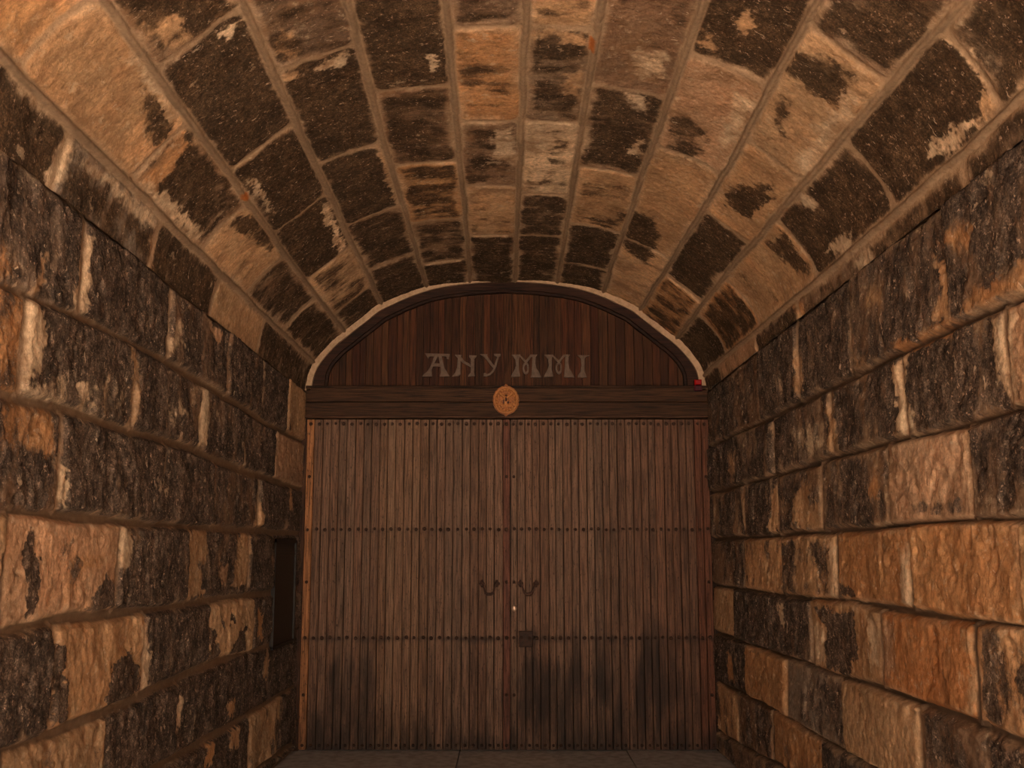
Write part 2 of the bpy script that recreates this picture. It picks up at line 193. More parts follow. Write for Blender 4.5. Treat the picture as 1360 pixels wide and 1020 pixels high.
# ------------------------------------------------------------------ materials
def newmat(name):
    m = bpy.data.materials.new(name); m.use_nodes = True
    nt = m.node_tree; nt.nodes.clear()
    out = nt.nodes.new('ShaderNodeOutputMaterial'); b = nt.nodes.new('ShaderNodeBsdfPrincipled')
    nt.links.new(b.outputs[0], out.inputs[0]); b.inputs['Specular IOR Level'].default_value = .12
    return m, nt, b
class N:
    def __init__(s, nt): s.t = nt
    def _set(s, i, v):
        if hasattr(v, 'links'): s.t.links.new(v, i)
        else: i.default_value = v
    def coord(s, scale=(1, 1, 1)):
        c = s.t.nodes.new('ShaderNodeTexCoord'); m = s.t.nodes.new('ShaderNodeMapping')
        s.t.links.new(c.outputs['Object'], m.inputs[0]); m.inputs['Scale'].default_value = scale
        return m.outputs[0]
    def noise(s, vec, scale, detail=4, rough=.55, dist=0):
        n = s.t.nodes.new('ShaderNodeTexNoise'); s._set(n.inputs['Vector'], vec)
        n.inputs['Scale'].default_value = scale; n.inputs['Detail'].default_value = detail
        n.inputs['Roughness'].default_value = rough; n.inputs['Distortion'].default_value = dist
        return n.outputs['Fac']
    def math(s, op, a, b=0, c=0, clamp=False):
        n = s.t.nodes.new('ShaderNodeMath'); n.operation = op; n.use_clamp = clamp
        s._set(n.inputs[0], a); s._set(n.inputs[1], b)
        if op in ('MULTIPLY_ADD',): s._set(n.inputs[2], c)
        return n.outputs[0]
    def ramp(s, v, lo, hi, a=0., b=1.):
        n = s.t.nodes.new('ShaderNodeMapRange'); n.interpolation_type = 'SMOOTHSTEP'
        s._set(n.inputs[0], v)
        for i, q in enumerate((lo, hi, a, b)): n.inputs[1+i].default_value = q
        return n.outputs[0]
    def mix(s, f, a, b, mode='MIX'):
        n = s.t.nodes.new('ShaderNodeMix'); n.data_type = 'RGBA'; n.blend_type = mode
        s._set(n.inputs['Factor'], f)
        for k, v in ((6, a), (7, b)):
            if isinstance(v, tuple): v = tuple(v)+((1.,) if len(v) == 3 else ())
            s._set(n.inputs[k], v)
        return n.outputs[2]
    def attr(s, name):
        n = s.t.nodes.new('ShaderNodeAttribute'); n.attribute_name = name
        return n.outputs['Color'], n.outputs['Fac']
    def bump(s, h, strength, dist, nrm=None):
        n = s.t.nodes.new('ShaderNodeBump'); n.inputs['Strength'].default_value = strength
        n.inputs['Distance'].default_value = dist; s._set(n.inputs['Height'], h)
        if nrm is not None: s._set(n.inputs['Normal'], nrm)
        return n.outputs[0]

def stone_mat(name, crust, crust2, fleck, streak, bumpd, flk, wash, soft):
    m, nt, b = newmat(name); n = N(nt)
    tone, _ = n.attr('tone'); _, dark = n.attr('dark'); _, mort = n.attr('mortar')
    P = n.coord(); S = n.coord(streak)
    n1 = n.noise(S, 9, 6, .65, .4); n2 = n.noise(P, 46, 5, .7); n3 = n.noise(S, 48, 7, .78, .2)
    n4 = n.noise(P, 140, 3, .6); n5 = n.noise(P, 2.3, 4, .5)
    # mineral variation of the stone itself
    v = n.math('MULTIPLY', n.ramp(n3, .34, .68, .58, 1.30), n.ramp(n5, .3, .7, .8, 1.15))
    base = n.mix(1.0, tone, n.mix(0, (0,0,0), (0,0,0)), 'ADD')
    comb = nt.nodes.new('ShaderNodeCombineColor')
    for i in range(3): nt.links.new(v, comb.inputs[i])
    base = n.mix(.85, base, comb.outputs[0], 'MULTIPLY')
    base = n.mix(n.ramp(n.noise(S, 5.5, 6, .7, .5), .46, .66, 0, wash), base, (.25, .135, .068))
    base = n.mix(n.ramp(n2, .54, .72, 0, .35), base, (.30, .135, .055))
    base = n.mix(n.ramp(n.noise(P, 21, 5, .7), .56, .68, 0, .45), base, (.62, .45, .29))
    # dark weathering crust with ragged edge
    d = n.math('ADD', dark, n.math('MULTIPLY', n.math('SUBTRACT', n1, .5), .95))
    d = n.math('ADD', d, n.math('MULTIPLY', n.math('SUBTRACT', n2, .5), .55))
    d = n.math('ADD', d, n.math('MULTIPLY', n.math('SUBTRACT', n4, .5), .35))
    mask = n.ramp(d, *soft)
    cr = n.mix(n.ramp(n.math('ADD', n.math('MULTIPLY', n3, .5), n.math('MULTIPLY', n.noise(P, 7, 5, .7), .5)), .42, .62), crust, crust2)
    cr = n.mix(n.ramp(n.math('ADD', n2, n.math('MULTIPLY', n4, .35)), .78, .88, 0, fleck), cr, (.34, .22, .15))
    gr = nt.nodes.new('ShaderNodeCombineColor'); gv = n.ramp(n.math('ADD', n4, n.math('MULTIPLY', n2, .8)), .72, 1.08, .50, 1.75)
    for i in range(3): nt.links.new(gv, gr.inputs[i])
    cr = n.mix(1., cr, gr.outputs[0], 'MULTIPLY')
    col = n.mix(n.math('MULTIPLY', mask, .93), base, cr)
    # pale lime flakes
    fl = n.math('ADD', n.noise(P, 6, 5, .7), n.math('MULTIPLY', n.noise(S, 33, 4, .7), .5))
    col = n.mix(n.ramp(fl, .90, .97, 0, .6*fleck), col, (.60, .42, .27))
    fs = n.noise(n.coord(flk), 42, 3, .6, 1.2); fs = n.math('ADD', fs, .02*(wash < .5))
    col = n.mix(n.ramp(fs, .665, .72, 0, .75), col, (.62, .44, .30))
    col = n.mix(n.math('MULTIPLY', mort, .9), col, n.mix(n.ramp(n2, .35, .7), tone, n.mix(.4, tone, (.09, .055, .035))))
    nt.links.new(col, b.inputs['Base Color']); b.inputs['Roughness'].default_value = .9
    h = n.math('ADD', n.math('MULTIPLY', n3, .35), n.math('MULTIPLY', n.noise(n.coord((1, 1, .75)), 70, 7, .82), 1.15))
    h = n.math('ADD', h, n.math('MULTIPLY', n4, .25))
    h = n.math('SUBTRACT', h, n.math('MULTIPLY', mask, .12))
    nt.links.new(n.bump(h, .9, bumpd), b.inputs['Normal'])
    return m
M_wall = stone_mat('ashlar_wall', (.036, .025, .019), (.150, .103, .074), .9, (1, 1, .6), .011, (1, 1, .5), .35, (.38, .66))
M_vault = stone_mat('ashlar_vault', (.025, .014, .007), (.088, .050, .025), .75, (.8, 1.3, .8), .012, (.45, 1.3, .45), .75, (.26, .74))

def wood_mat(name, dirt_shade, pits, rough=.62, horiz=False, grain=.6):
    m, nt, b = newmat(name); n = N(nt)
    tone, _ = n.attr('tone'); _, dark = n.attr('dark')
    g = n.coord((.035, 1, 1) if horiz else (1, 1, .035)); g2 = n.coord((.2, 1, 1) if horiz else (1, 1, .2))
    a = n.noise(g, 120, 5, .6, .2); c = n.noise(g2, 30, 4, .6, .6); p = n.noise(g2, 170, 2, .5)
    v = n.ramp(a, .34, .66, 1-.65*grain, 1+.5*grain)
    comb = nt.nodes.new('ShaderNodeCombineColor')
    for i in range(3): nt.links.new(v, comb.inputs[i])
    col = n.mix(1., tone, comb.outputs[0], 'MULTIPLY')
    col = n.mix(n.ramp(c, .5, .75, 0, .55), col, n.mix(.5, tone, (.03, .012, .007)))
    col = n.mix(n.ramp(p, .60, .70, 0, pits), col, (.02, .010, .006))
    d = n.math('ADD', dark, n.math('MULTIPLY', n.math('SUBTRACT', c, .5), .5))
    col = n.mix(n.ramp(d, .2, .95, 0, .85), col, dirt_shade)
    nt.links.new(col, b.inputs['Base Color']); b.inputs['Roughness'].default_value = rough
    h = n.math('SUBTRACT', n.math('MULTIPLY', a, 1.), n.ramp(p, .60, .70, 0, pits))
    nt.links.new(n.bump(h, .5, .004), b.inputs['Normal'])
    return m
M_leaf = wood_mat('weathered_planks', (.018, .013, .011), .8, grain=.85)
M_tymp = wood_mat('dark_planks', (.02, .01, .006), .3, grain=1.)
M_beam = wood_mat('beam_wood', (.02, .01, .006), .4, horiz=True, grain=1.2)

def plain(name, col, rough=.6, metal=0., col2=None, scale=40, bump=.003, spec=.2):
    m, nt, b = newmat(name); n = N(nt)
    f = n.noise(n.coord(), scale, 4, .6)
    c = n.mix(n.ramp(f, .35, .7), col, col2 or tuple(.6*q for q in col))
    nt.links.new(c, b.inputs['Base Color']); b.inputs['Roughness'].default_value = rough
    b.inputs['Metallic'].default_value = metal; b.inputs['Specular IOR Level'].default_value = spec
    nt.links.new(n.bump(f, .5, bump), b.inputs['Normal'])
    return m
M_iron = plain('rusted_iron', (.024, .013, .009), .65, .2, (.05, .022, .012))
M_hand = plain('brown_handle_iron', (.075, .038, .026), .7, .1, (.035, .017, .012))
M_plaster = plain('lime_plaster', (.42, .27, .17), .9, 0, (.30, .19, .11))
M_letter = plain('brown_letter_paint', (.125, .080, .055), .6, 0, (.085, .053, .036))
M_medal = plain('carved_orange_wood', (.36, .125, .028), .5, 0, (.14, .045, .010), 90)
M_medal2 = plain('carved_relief_wood', (.44, .19, .065), .5, 0, (.34, .12, .03), 120)
M_medal3 = plain('carved_dark_wood', (.10, .04, .03), .5, 0, (.06, .02, .012), 120)
M_red = plain('red_plastic', (.30, .006, .006), .25, 0, (.22, .005, .005), spec=.6)
M_reddk = plain('dark_red_plastic', (.05, .006, .010), .4)
M_cab = plain('black_paint', (.020, .015, .012), .45, .2, (.014, .010, .008))
M_brass = plain('pale_lock_metal', (.50, .34, .24), .4, .6, (.40, .26, .18))
M_floor = plain('worn_paving', (.37, .33, .30), .85, 0, (.24, .21, .185), 14, .01)

# ------------------------------------------------------------------ mesh helpers
def link(name, me, mat, parent=None):
    o = bpy.data.objects.new(name, me); C.objects.link(o)
    if mat and not me.materials: me.materials.append(mat)
    if parent: o.parent = parent
    return o
def tag(o, label=None, cat=None, group=None, kind=None):
    for k, v in (('label', label), ('category', cat), ('group', group), ('kind', kind)):
        if v: o[k] = v
    return o
def empty(name, loc, label, cat, kind=None):
    o = bpy.data.objects.new(name, None); C.objects.link(o); o.location = loc; o.empty_display_size = .1
    return tag(o, label, cat, None, kind)
class MB:
    def __init__(s): s.v = []; s.f = []; s.t = []; s.tone = (1, 1, 1); s.sm = False
    def add(s, vs, fs):
        o = len(s.v); s.v += [tuple(p) for p in vs]; s.t += [s.tone]*len(vs)
        s.f += [tuple(i+o for i in f) for f in fs]
    def box(s, x0, x1, y0, y1, z0, z1, b=0.):
        if b <= 0:
            s.add([(x, y, z) for x in (x0, x1) for y in (y0, y1) for z in (z0, z1)],
                  [(0, 1, 3, 2), (4, 6, 7, 5), (0, 4, 5, 1), (2, 3, 7, 6), (0, 2, 6, 4), (1, 5, 7, 3)])
            return
        # front (-y) face chamfered
        r = [(x0, z0), (x1, z0), (x1, z1), (x0, z1)]; q = [(x0+b, z0+b), (x1-b, z0+b), (x1-b, z1-b), (x0+b, z1-b)]
        vs = [(x, y0, z) for x, z in q]+[(x, y0+b, z) for x, z in r]+[(x, y1, z) for x, z in r]
        fs = [(0, 1, 2, 3)]
        for k in range(4):
            l = (k+1) % 4; fs += [(k, 4+k, 4+l, l), (4+k, 8+k, 8+l, 4+l)]
        fs.append((11, 10, 9, 8)); s.add(vs, fs)
    def prism(s, poly, y0, y1):
        a = sum(poly[i][0]*poly[(i+1) % len(poly)][1]-poly[(i+1) % len(poly)][0]*poly[i][1] for i in range(len(poly)))
        if a < 0: poly = poly[::-1]
        k = len(poly)
        s.add([(x, y0, z) for x, z in poly]+[(x, y1, z) for x, z in poly],
              [tuple(range(k)), tuple(range(2*k-1, k-1, -1))]+[(i, i+k, (i+1) % k+k, (i+1) % k) for i in range(k)])
    def dome(s, cx, y, cz, rx, rz, h, seg=12, rings=4, lobes=0, la=0):
        vs = []; fs = []
        for r in range(rings):
            a = r/rings*math.pi/2
            for k in range(seg):
                t = 2*math.pi*k/seg; w = 1+(la*math.cos(lobes*t) if lobes else 0)
                vs.append((cx+rx*w*math.cos(a)*math.cos(t), y-h*math.sin(a), cz+rz*w*math.cos(a)*math.sin(t)))
        vs.append((cx, y-h, cz)); n = len(vs)-1
        for r in range(rings-1):
            for k in range(seg):
                fs.append((r*seg+k, r*seg+(k+1) % seg, (r+1)*seg+(k+1) % seg, (r+1)*seg+k))
        for k in range(seg): fs.append(((rings-1)*seg+k, (rings-1)*seg+(k+1) % seg, n))
        s.add(vs, fs)
    def tube(s, pts, r, seg=8):
        vs = []; fs = []
        P = [np.array(p, float) for p in pts]
        for i, p in enumerate(P):
            d = P[min(i+1, len(P)-1)]-P[max(i-1, 0)]; d = d/np.linalg.norm(d)
            a = np.cross(d, (0, 1, 0)); a = a/max(np.linalg.norm(a), 1e-6); b = np.cross(d, a)
            rr = r[i] if isinstance(r, (list, tuple)) else r
            for k in range(seg):
                t = 2*math.pi*k/seg; vs.append(tuple(p+rr*(a*math.cos(t)+b*math.sin(t))))
        for i in range(len(P)-1):
            for k in range(seg):
                l = (k+1) % seg; fs.append((i*seg+k, i*seg+l, (i+1)*seg+l, (i+1)*seg+k))
        fs += [tuple(range(seg))[::-1], tuple((len(P)-1)*seg+k for k in range(seg))]
        s.add(vs, fs)
    def build(s, name, mat, parent=None, smooth=False, dark=None):
        me = bpy.data.meshes.new(name); me.from_pydata(s.v, [], s.f); me.update()
        c = me.attributes.new('tone', 'FLOAT_COLOR', 'POINT')
        c.data.foreach_set('color', np.array([t+(1.,) for t in s.t], dtype=np.float32).ravel())
        d = me.attributes.new('dark', 'FLOAT', 'POINT')
        V = np.array(s.v)
        d.data.foreach_set('value', (dark(V) if dark else np.zeros(len(V))).astype(np.float32))
        if smooth: me.polygons.foreach_set('use_smooth', [True]*len(me.polygons))
        return link(name, me, mat, parent)

def polymask(U, V, poly, soft):
    p = np.array(poly); m = np.zeros(U.shape)
    b = (U > p[:, 0].min()-soft*2) & (U < p[:, 0].max()+soft*2) & (V > p[:, 1].min()-soft*2) & (V < p[:, 1].max()+soft*2)
    x = U[b]; y = V[b]
    if x.size == 0: return m
    ins = np.zeros(x.shape, bool); dd = np.full(x.shape, 9.)
    for i in range(len(p)):
        x0, y0 = p[i]; x1, y1 = p[(i+1) % len(p)]
        if y0 != y1:
            c = ((y0 > y) != (y1 > y)) & (x < (x1-x0)*(y-y0)/(y1-y0)+x0); ins ^= c
        ex, ey = x1-x0, y1-y0; t = np.clip(((x-x0)*ex+(y-y0)*ey)/(ex*ex+ey*ey+1e-12), 0, 1)
        dd = np.minimum(dd, np.hypot(x-x0-t*ex, y-y0-t*ey))
    m[b] = sm(-soft, soft, np.where(ins, dd, -dd)); return m

TONES = dict(T=(.52, .300, .155), O=(.50, .245, .105), R=(.46, .190, .070), P=(.50, .290, .168), B=(.215, .125, .074),
             G=(.225, .155, .108), W=(.66, .46, .29), D=(.30, .18, .105))

# ------------------------------------------------------------------ masonry height field
def masonry(name, mat, lay, vmax, place, wall, seed, du=.0072, niche=None, joint=0):
    rs = np.random.RandomState(seed)
    ua = np.concatenate([np.arange(-.02, 4.75, du), np.arange(4.75, MOUTH, .05), [MOUTH]])
    va = np.linspace(-.012, vmax+.012, int((vmax+.024)/du))
    U, V = np.meshgrid(ua, va, indexing='ij')
    # wavering joints
    wa = .011 if wall else .013
    Uw = U+(fbm(U*5, V*5, seed)-.5)*2*wa+(fbm(U*28, V*28, seed+1)-.5)*.010
    Vw = V+(fbm(U*3.1, V*5, seed+2)-.5)*2*wa*.8+(fbm(U*28, V*28, seed+3)-.5)*.008
    lines = lay['lines']; rows = lay['rows']
    if wall: lines = lines[::-1]; rows = rows[::-1]        # now bottom to top
    Lv = [np.full(U.shape, 0. if wall else -.001)]
    for l in lines:
        x = [p[0] for p in l]; y = [p[1] for p in l]
        Lv.append(np.interp(Uw, x, y))
    Lv.append(np.full(U.shape, vmax))
    row = np.zeros(U.shape, int)
    for l in Lv[1:-1]: row += (Vw > l)
    dlo = np.zeros(U.shape); dhi = np.zeros(U.shape)
    tone = np.zeros(U.shape+(3,)); dark = np.zeros(U.shape); off = np.zeros(U.shape)
    dU = np.full(U.shape, 9.); toff = .010 if wall else .005
    for r in range(len(Lv)-1):
        m = row == r
        if not m.any(): continue
        dlo[m] = (Vw-Lv[r])[m]; dhi[m] = (Lv[r+1]-Vw)[m]
        js, sp = list(rows[r][0]), list(rows[r][1])
        while js[-1] < MOUTH-1.:
            js.append(js[-1]+rs.uniform(.68, .98)); sp.append(rs.choice(['D8', 'T1', 'B5', 'O2', 'D7', 'T3']))
        ja = np.array(js); x = Uw[m]; y = Vw[m]
        lean = rs.uniform(-.04, .04, len(ja))
        k = np.searchsorted(ja, x)
        lo = np.where(k > 0, ja[np.maximum(k-1, 0)], -9); hi = np.where(k < len(ja), ja[np.minimum(k, len(ja)-1)], 99)
        dU[m] = np.minimum(x-lo, hi-x)
        tb = np.array([TONES[s[0]] for s in sp]); db = np.array([int(s[1])/9. for s in sp])
        jit = rs.uniform(.86, 1.14, len(sp)); hue = rs.uniform(-.05, .05, len(sp))
        tb = tb*jit[:, None]*np.stack([1+0*hue, 1+hue, 1+2*hue], 1)
        o = rs.uniform(-1, 1, len(sp))*toff; tx = rs.uniform(-1, 1, len(sp))*toff*1.2; ty = rs.uniform(-1, 1, len(sp))*toff*2
        tone[m] = tb[k]; dark[m] = db[k]
        off[m] = o[k]+tx[k]*(x-(np.clip(lo, -1, 20)+np.clip(hi, 0, 20))/2)+ty[k]*(y-Lv[r].mean()-.18)
    if not wall: dlo[row == 0] = 9; dhi[row == len(Lv)-2] = 9
    dV = np.minimum(dlo, dhi)
    dE = np.minimum(dU, dV)
    lowf = fbm(U*2.2, V*2.2, seed+9)-.5; mid = fbm(U*9, V*(5 if wall else 9), seed+11)-.5
    # --- relief
    if wall:
        chip = .35+1.3*fbm(U*3, V*3, seed+20)
        hj, vj = (.017 if joint else .011)*np.clip(2.2*fbm(U*1.3, V*2, seed+31)-(.45 if joint else .65), .1, 1), .007
        a = np.clip((dV-hj)/(.024*chip), 0, 1); b = np.clip((dU-vj)/(.022*chip), 0, 1)
        pr = 1-np.sqrt(np.clip((1-a)**2+(1-b)**2, 0, 1))
        pick = fbm(U*60, V*30, seed+13)-.5; lump = fbm(U*9, V*7, seed+14)-.5
        crater = sm(.60, .68, fbm(U*12, V*9, seed+15))
        face = off+lump*.024+pick*.004-crater*.009+(fbm(U*100, V*100, seed+16, 2)-.5)*.007
        groove = np.where(dV-hj < dU-vj, -.028 if joint else -.045, -.018)+.012*(fbm(U*9, V*9, seed+18)-.5)
        h = groove+(face-groove)*np.clip(pr*1.15, 0, 1)**.8
        mort = 1-sm(.06, .30, pr)
    else:
        lw = .0145*(.75+.5*fbm(U*1.6, V*0+3, seed+5)); cj = .010
        rc = .045; pr = np.clip((rc-np.hypot(np.maximum(rc-(dV-lw-.003), 0), np.maximum(rc-(dU-cj), 0)))/.012, 0, 1)
        lump = fbm(U*8, V*8, seed+14)-.5
        face = off+lump*.016+(fbm(U*50, V*50, seed+13)-.5)*.006+(fbm(U*110, V*70, seed+16, 2)-.5)*.003
        h = -.004+(face+.004)*pr
        bead = np.sqrt(np.clip(1-(dV/lw)**2, 0, 1))
        h = np.where(dV < lw, -.008+bead*(.020+.008*(fbm(U*20, V*20, seed+17)-.5)), h)
        mort = np.where(dV < lw, 1., (1-sm(.15, .6, pr))*.8)
    if niche:
        u0, u1, v0, v1 = niche; w = (1-sm(0, .008, np.maximum(np.maximum(u0-U, U-u1), np.maximum(v0-V, V-v1))))
        h = h*(1-w)-.030*w
    # --- crust field
    br, bw = (.30, .045) if wall else (.75, .065)
    edge = (1-sm(0, 1, dE/(bw*(.3+1.4*fbm(U*4, V*4, seed+21)))))
    streakf = fbm(U*(11 if wall else 26), V*(3.2 if wall else 5), seed+60)-.5
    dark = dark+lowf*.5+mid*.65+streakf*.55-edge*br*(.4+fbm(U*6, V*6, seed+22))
    bump_blob = np.zeros(U.shape)
    Ub = U+(fbm(U*16, V*16, seed+40)-.5)*.07+(fbm(U*60, V*60, seed+42)-.5)*.06; Vb = V+(fbm(U*16, V*16, seed+41)-.5)*.07+(fbm(U*60, V*60, seed+43)-.5)*.06
    for dk, tn, poly in lay['blobs']:
        w = polymask(Ub, Vb, poly, .026 if wall or tn else .05)
        dark = dark*(1-w)+(dk/9.+mid*(.5 if wall else .95)+streakf*.4)*w
        if tn: tone = tone*(1-w[..., None])+np.array(TONES[tn])*w[..., None]
    # large hue drift
    tone = tone*(1+lowf[..., None]*.5)*np.stack([np.ones(U.shape), 1-mid*.18, 1-mid*.3], -1)
    mc = np.array(((.21, .125, .070) if joint else (.12, .072, .042)) if wall else (.29, .185, .110))
    lime = edge*sm(.38, .58, fbm(U*4, V*4, seed+50))*(1. if wall else 1.35)
    tone = tone*(1-.55*lime[..., None])+np.array((.60, .40, .245))*.55*lime[..., None]
    if wall:
        mv = np.where(dU < dV, 1., 0.)[..., None]*sm(.35, .6, fbm(U*3, V*3, seed+51))[..., None]
        mcol = mc*(1-mv)+np.array((.34, .21, .125))*mv
    else: mx = np.where(dV < lw, 0, .7)[..., None]; mcol = (mc*(1-mx)+np.array((.44, .285, .17))*mx)*(.75+.5*fbm(U*3, V*3, seed+51))[..., None]
    tone = tone*(1-mort[..., None])+mcol*mort[..., None]
    if not wall: tone = tone*1.15
    for dk, tn, poly in lay.get('marks', ()):
        w = polymask(U, V, poly, .006)
        if tn == 'X': tone = tone*(1-w[..., None])+np.array((.50, .15, .035))*w[..., None]; dark = dark*(1-w)
        else: h = h-.010*w; dark = dark*(1-w)+1.3*w
    X, Y, Z = place(U, V, h)
    nu, nv = U.shape
    co = np.stack([X, Y, Z], -1).reshape(-1, 3).astype(np.float32)
    i = np.arange(nu*nv).reshape(nu, nv)
    q = np.stack([i[:-1, :-1], i[1:, :-1], i[1:, 1:], i[:-1, 1:]], -1).reshape(-1, 4)
    me = bpy.data.meshes.new(name)
    me.vertices.add(len(co)); me.vertices.foreach_set('co', co.ravel())
    me.loops.add(q.size); me.loops.foreach_set('vertex_index', q.ravel().astype(np.int32))
    me.polygons.add(len(q)); me.polygons.foreach_set('loop_start', np.arange(0, q.size, 4, dtype=np.int32))
    me.polygons.foreach_set('loop_total', np.full(len(q), 4, dtype=np.int32))
    me.update(calc_edges=True); me.polygons.foreach_set('use_smooth', np.ones(len(q), bool))
    for nm, ty, key, arr in (('tone', 'FLOAT_COLOR', 'color', np.concatenate([np.clip(tone, 0, 1), np.ones(U.shape+(1,))], -1)),
                             ('dark', 'FLOAT', 'value', dark), ('mortar', 'FLOAT', 'value', mort)):
        at = me.attributes.new(nm, ty, 'POINT'); at.data.foreach_set(key, arr.astype(np.float32).ravel())
    return tag(link(name, me, mat), kind='structure')

# profile of the vault (x, z), arc-length parametrised
def catmull(p, m=8):
    p = [np.array(q, float) for q in p]; e = [2*p[0]-p[1]]+p+[2*p[-1]-p[-2]]; out = []
    for i in range(1, len(e)-2):
        a, b, c, d = e[i-1:i+3]
        for k in range(m):
            t = k/m; out.append(.5*((2*b)+(-a+c)*t+(2*a-5*b+4*c-d)*t*t+(-a+3*b-3*c+d)*t**3))
    out.append(e[-2]); return np.array(out)
PF = catmull(PROFILE); SL = np.concatenate([[0], np.cumsum(np.hypot(*np.diff(PF, axis=0).T))])
PN = np.gradient(PF, SL, axis=0); PN = np.stack([PN[:, 1], -PN[:, 0]], 1)      # inward normal
PN /= np.linalg.norm(PN, axis=1)[:, None]
SPRING = PROFILE[0][1]
def place_vault(U, V, h):
    nx = np.interp(V, SL, PN[:, 0]); nz = np.interp(V, SL, PN[:, 1])
    ov = np.minimum(V, 0)+np.maximum(V-SL[-1], 0)*-1                    # tails run down behind the walls
    return np.interp(V, SL, PF[:, 0])+nx*h, -U, np.interp(V, SL, PF[:, 1])+nz*h+ov
masonry('wall_left', M_wall, LEFT, SPRING+.01, lambda U, V, h: (-HW+h, -U, V), True, 3, niche=(.125, .755, .815, 1.575), joint=1)
masonry('wall_right', M_wall, RIGHT, SPRING+.01, lambda U, V, h: (HW-h, -U, V), True, 23)
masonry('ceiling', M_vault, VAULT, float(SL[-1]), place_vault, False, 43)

# ------------------------------------------------------------------ floor, unseen light block behind the gate, ground
b = MB(); b.tone = (1, 1, 1)
b.box(-2.2, -.35, -.95, .5, -.3, 0, .004); b.box(-.342, .9, -.95, .5, -.3, -.002, .004); b.box(.908, 2.2, -.95, .5, -.3, .001, .004)
rf = random.Random(4); y = -.96
while y > -MOUTH-14:
    dy = rf.uniform(.45, .7); x = -1.9 if y > -MOUTH else -8
    lim = -x
    while x < lim:
        w = rf.uniform(.5, .95); z = rf.uniform(-.006, -.002)
        b.v += [(x, y-dy, z), (min(x+w, lim), y-dy, z), (min(x+w, lim), y, z), (x, y, z)]; b.t += [(1, 1, 1)]*4
        k = len(b.v); b.f.append((k-4, k-3, k-2, k-1)); x += w+.008
    y -= dy+.008
b.v += [(-30, -60, -.035), (30, -60, -.035), (30, .5, -.035), (-30, .5, -.035)]; b.t += [(1, 1, 1)]*4
k = len(b.v); b.f.append((k-4, k-3, k-2, k-1))
tag(b.build('floor', M_floor), kind='structure')
b = MB(); b.box(-2.6, 2.6, .16, .40, -.1, 4.2)  # unseen slab added behind the gate to stop light leaking in at corners
tag(b.build('light_block_back', M_floor), kind='structure')
# unseen outer mass added round the passage so no light leaks along the seams
b = MB()
for x0, x1 in ((-2.6, -1.70), (1.70, 2.6)): b.box(x0, x1, -MOUTH, .2, -.1, 4.2)
b.box(-1.7, 1.7, -MOUTH, .2, 3.75, 4.2)
tag(b.build('light_block_outer', M_floor), kind='structure')

# ------------------------------------------------------------------ plaster reveal round the arch
def ring(b, offs0, offs1, y0, y1, zmin=None, prof=None, s0=0, s1=None):
    """closed band between two inward offsets of the vault profile"""
    n = len(PF); c = []
    for i in range(n):
        f0 = offs0(i/(n-1)); f1 = offs1(i/(n-1))
        p = PF[i]+PN[i]*f0; q = PF[i]+PN[i]*f1
        if zmin is not None: p = (p[0], max(p[1], zmin)); q = (q[0], max(q[1], zmin))
        c.append((p, q))
    vs = []
    for p, q in c: vs += [(p[0], y0, p[1]), (q[0], y0, q[1]), (q[0], y1, q[1]), (p[0], y1, p[1])]
    fs = []
    for i in range(n-1):
        for k in range(4):
            l = (k+1) % 4; fs.append((4*i+k, 4*i+l, 4*i+4+l, 4*i+4+k))
    fs += [(0, 3, 2, 1), tuple(4*(n-1)+k for k in range(4))]
    b.add(vs, fs)
def pw(t):                       # plaster width along the arch: nil at the crown, wide at the haunches
    a = abs(t-.5)*2
    return .002+.043*min(1, a/.35)*(1 if a < .9 else 1)
b = MB(); ring(b, lambda t: -.04, pw, -.035, .02)
pl = b.build('trim_1', M_plaster); tag(pl, kind='structure')

b = MB(); b.tone = (.045, .020, .011); b.box(-1.72, -1.5607, .01, .14, -.02, 2.76)
tag(b.build('trim_2', M_tymp), kind='structure')
b = MB(); b.tone = (.030, .014, .008); b.box(1.5872, 1.72, .01, .14, -.02, 2.76)
tag(b.build('trim_3', M_tymp), kind='structure')
# ------------------------------------------------------------------ tympanum
LB0, LB1 = 2.512, 2.770
ty = empty('tympanum_panel', (0, 0, LB1), 'dark red-brown arched board panel above the gate beam, reading ANY MMI', 'arched panel')
I0 = lambda o: (o.location.x, o.location.y, o.location.z)
def rel(o, p): o.location = (-p.location.x, -p.location.y, -p.location.z)
def topz(x, o=.0):
    xs = PF[:, 0]+PN[:, 0]*o; zs = PF[:, 1]+PN[:, 1]*o
    return float(np.interp(x, xs, zs, left=-9, right=-9))
b = MB(); x = -1.50; rp = random.Random(11)
while x < 1.50:
    w = rp.uniform(.045, .075); j = rp.uniform(.6, 1.35); h = rp.uniform(-.15, .15)
    b.tone = (.050*j, .0165*j*(1+h), .0062*j*(1+h)); x1 = min(x+w, 1.52)
    zt = [topz(q, .07) for q in (x+.004, x1-.004)]
    if min(zt) > LB1+.02:
        yy = .040+rp.uniform(-.002, .003)
        b.prism([(x+.0018, LB1-.05), (x1-.0018, LB1-.05), (x1-.0018, zt[1]), (x+.0018, zt[0])], yy, yy+.03)
    x = x1
b.tone = (.02, .01, .006); xs = np.linspace(-1.48, 1.48, 40)
b.prism([(-1.48, LB1-.05), (1.48, LB1-.05)]+[(q, max(LB1, topz(q, .04))) for q in xs[::-1]], .066, .09)
pb = b.build('board_panel', M_tymp, ty); rel(pb, ty)
b = MB(); b.tone = (.026, .010, .0055)
ring(b, lambda t: pw(t)-.004, lambda t: pw(t)+.062+.05*max(0, abs(t-.5)*2-.8)*4, -.012, .07, zmin=LB1-.02)
b.tone = (.020, .008, .0045)
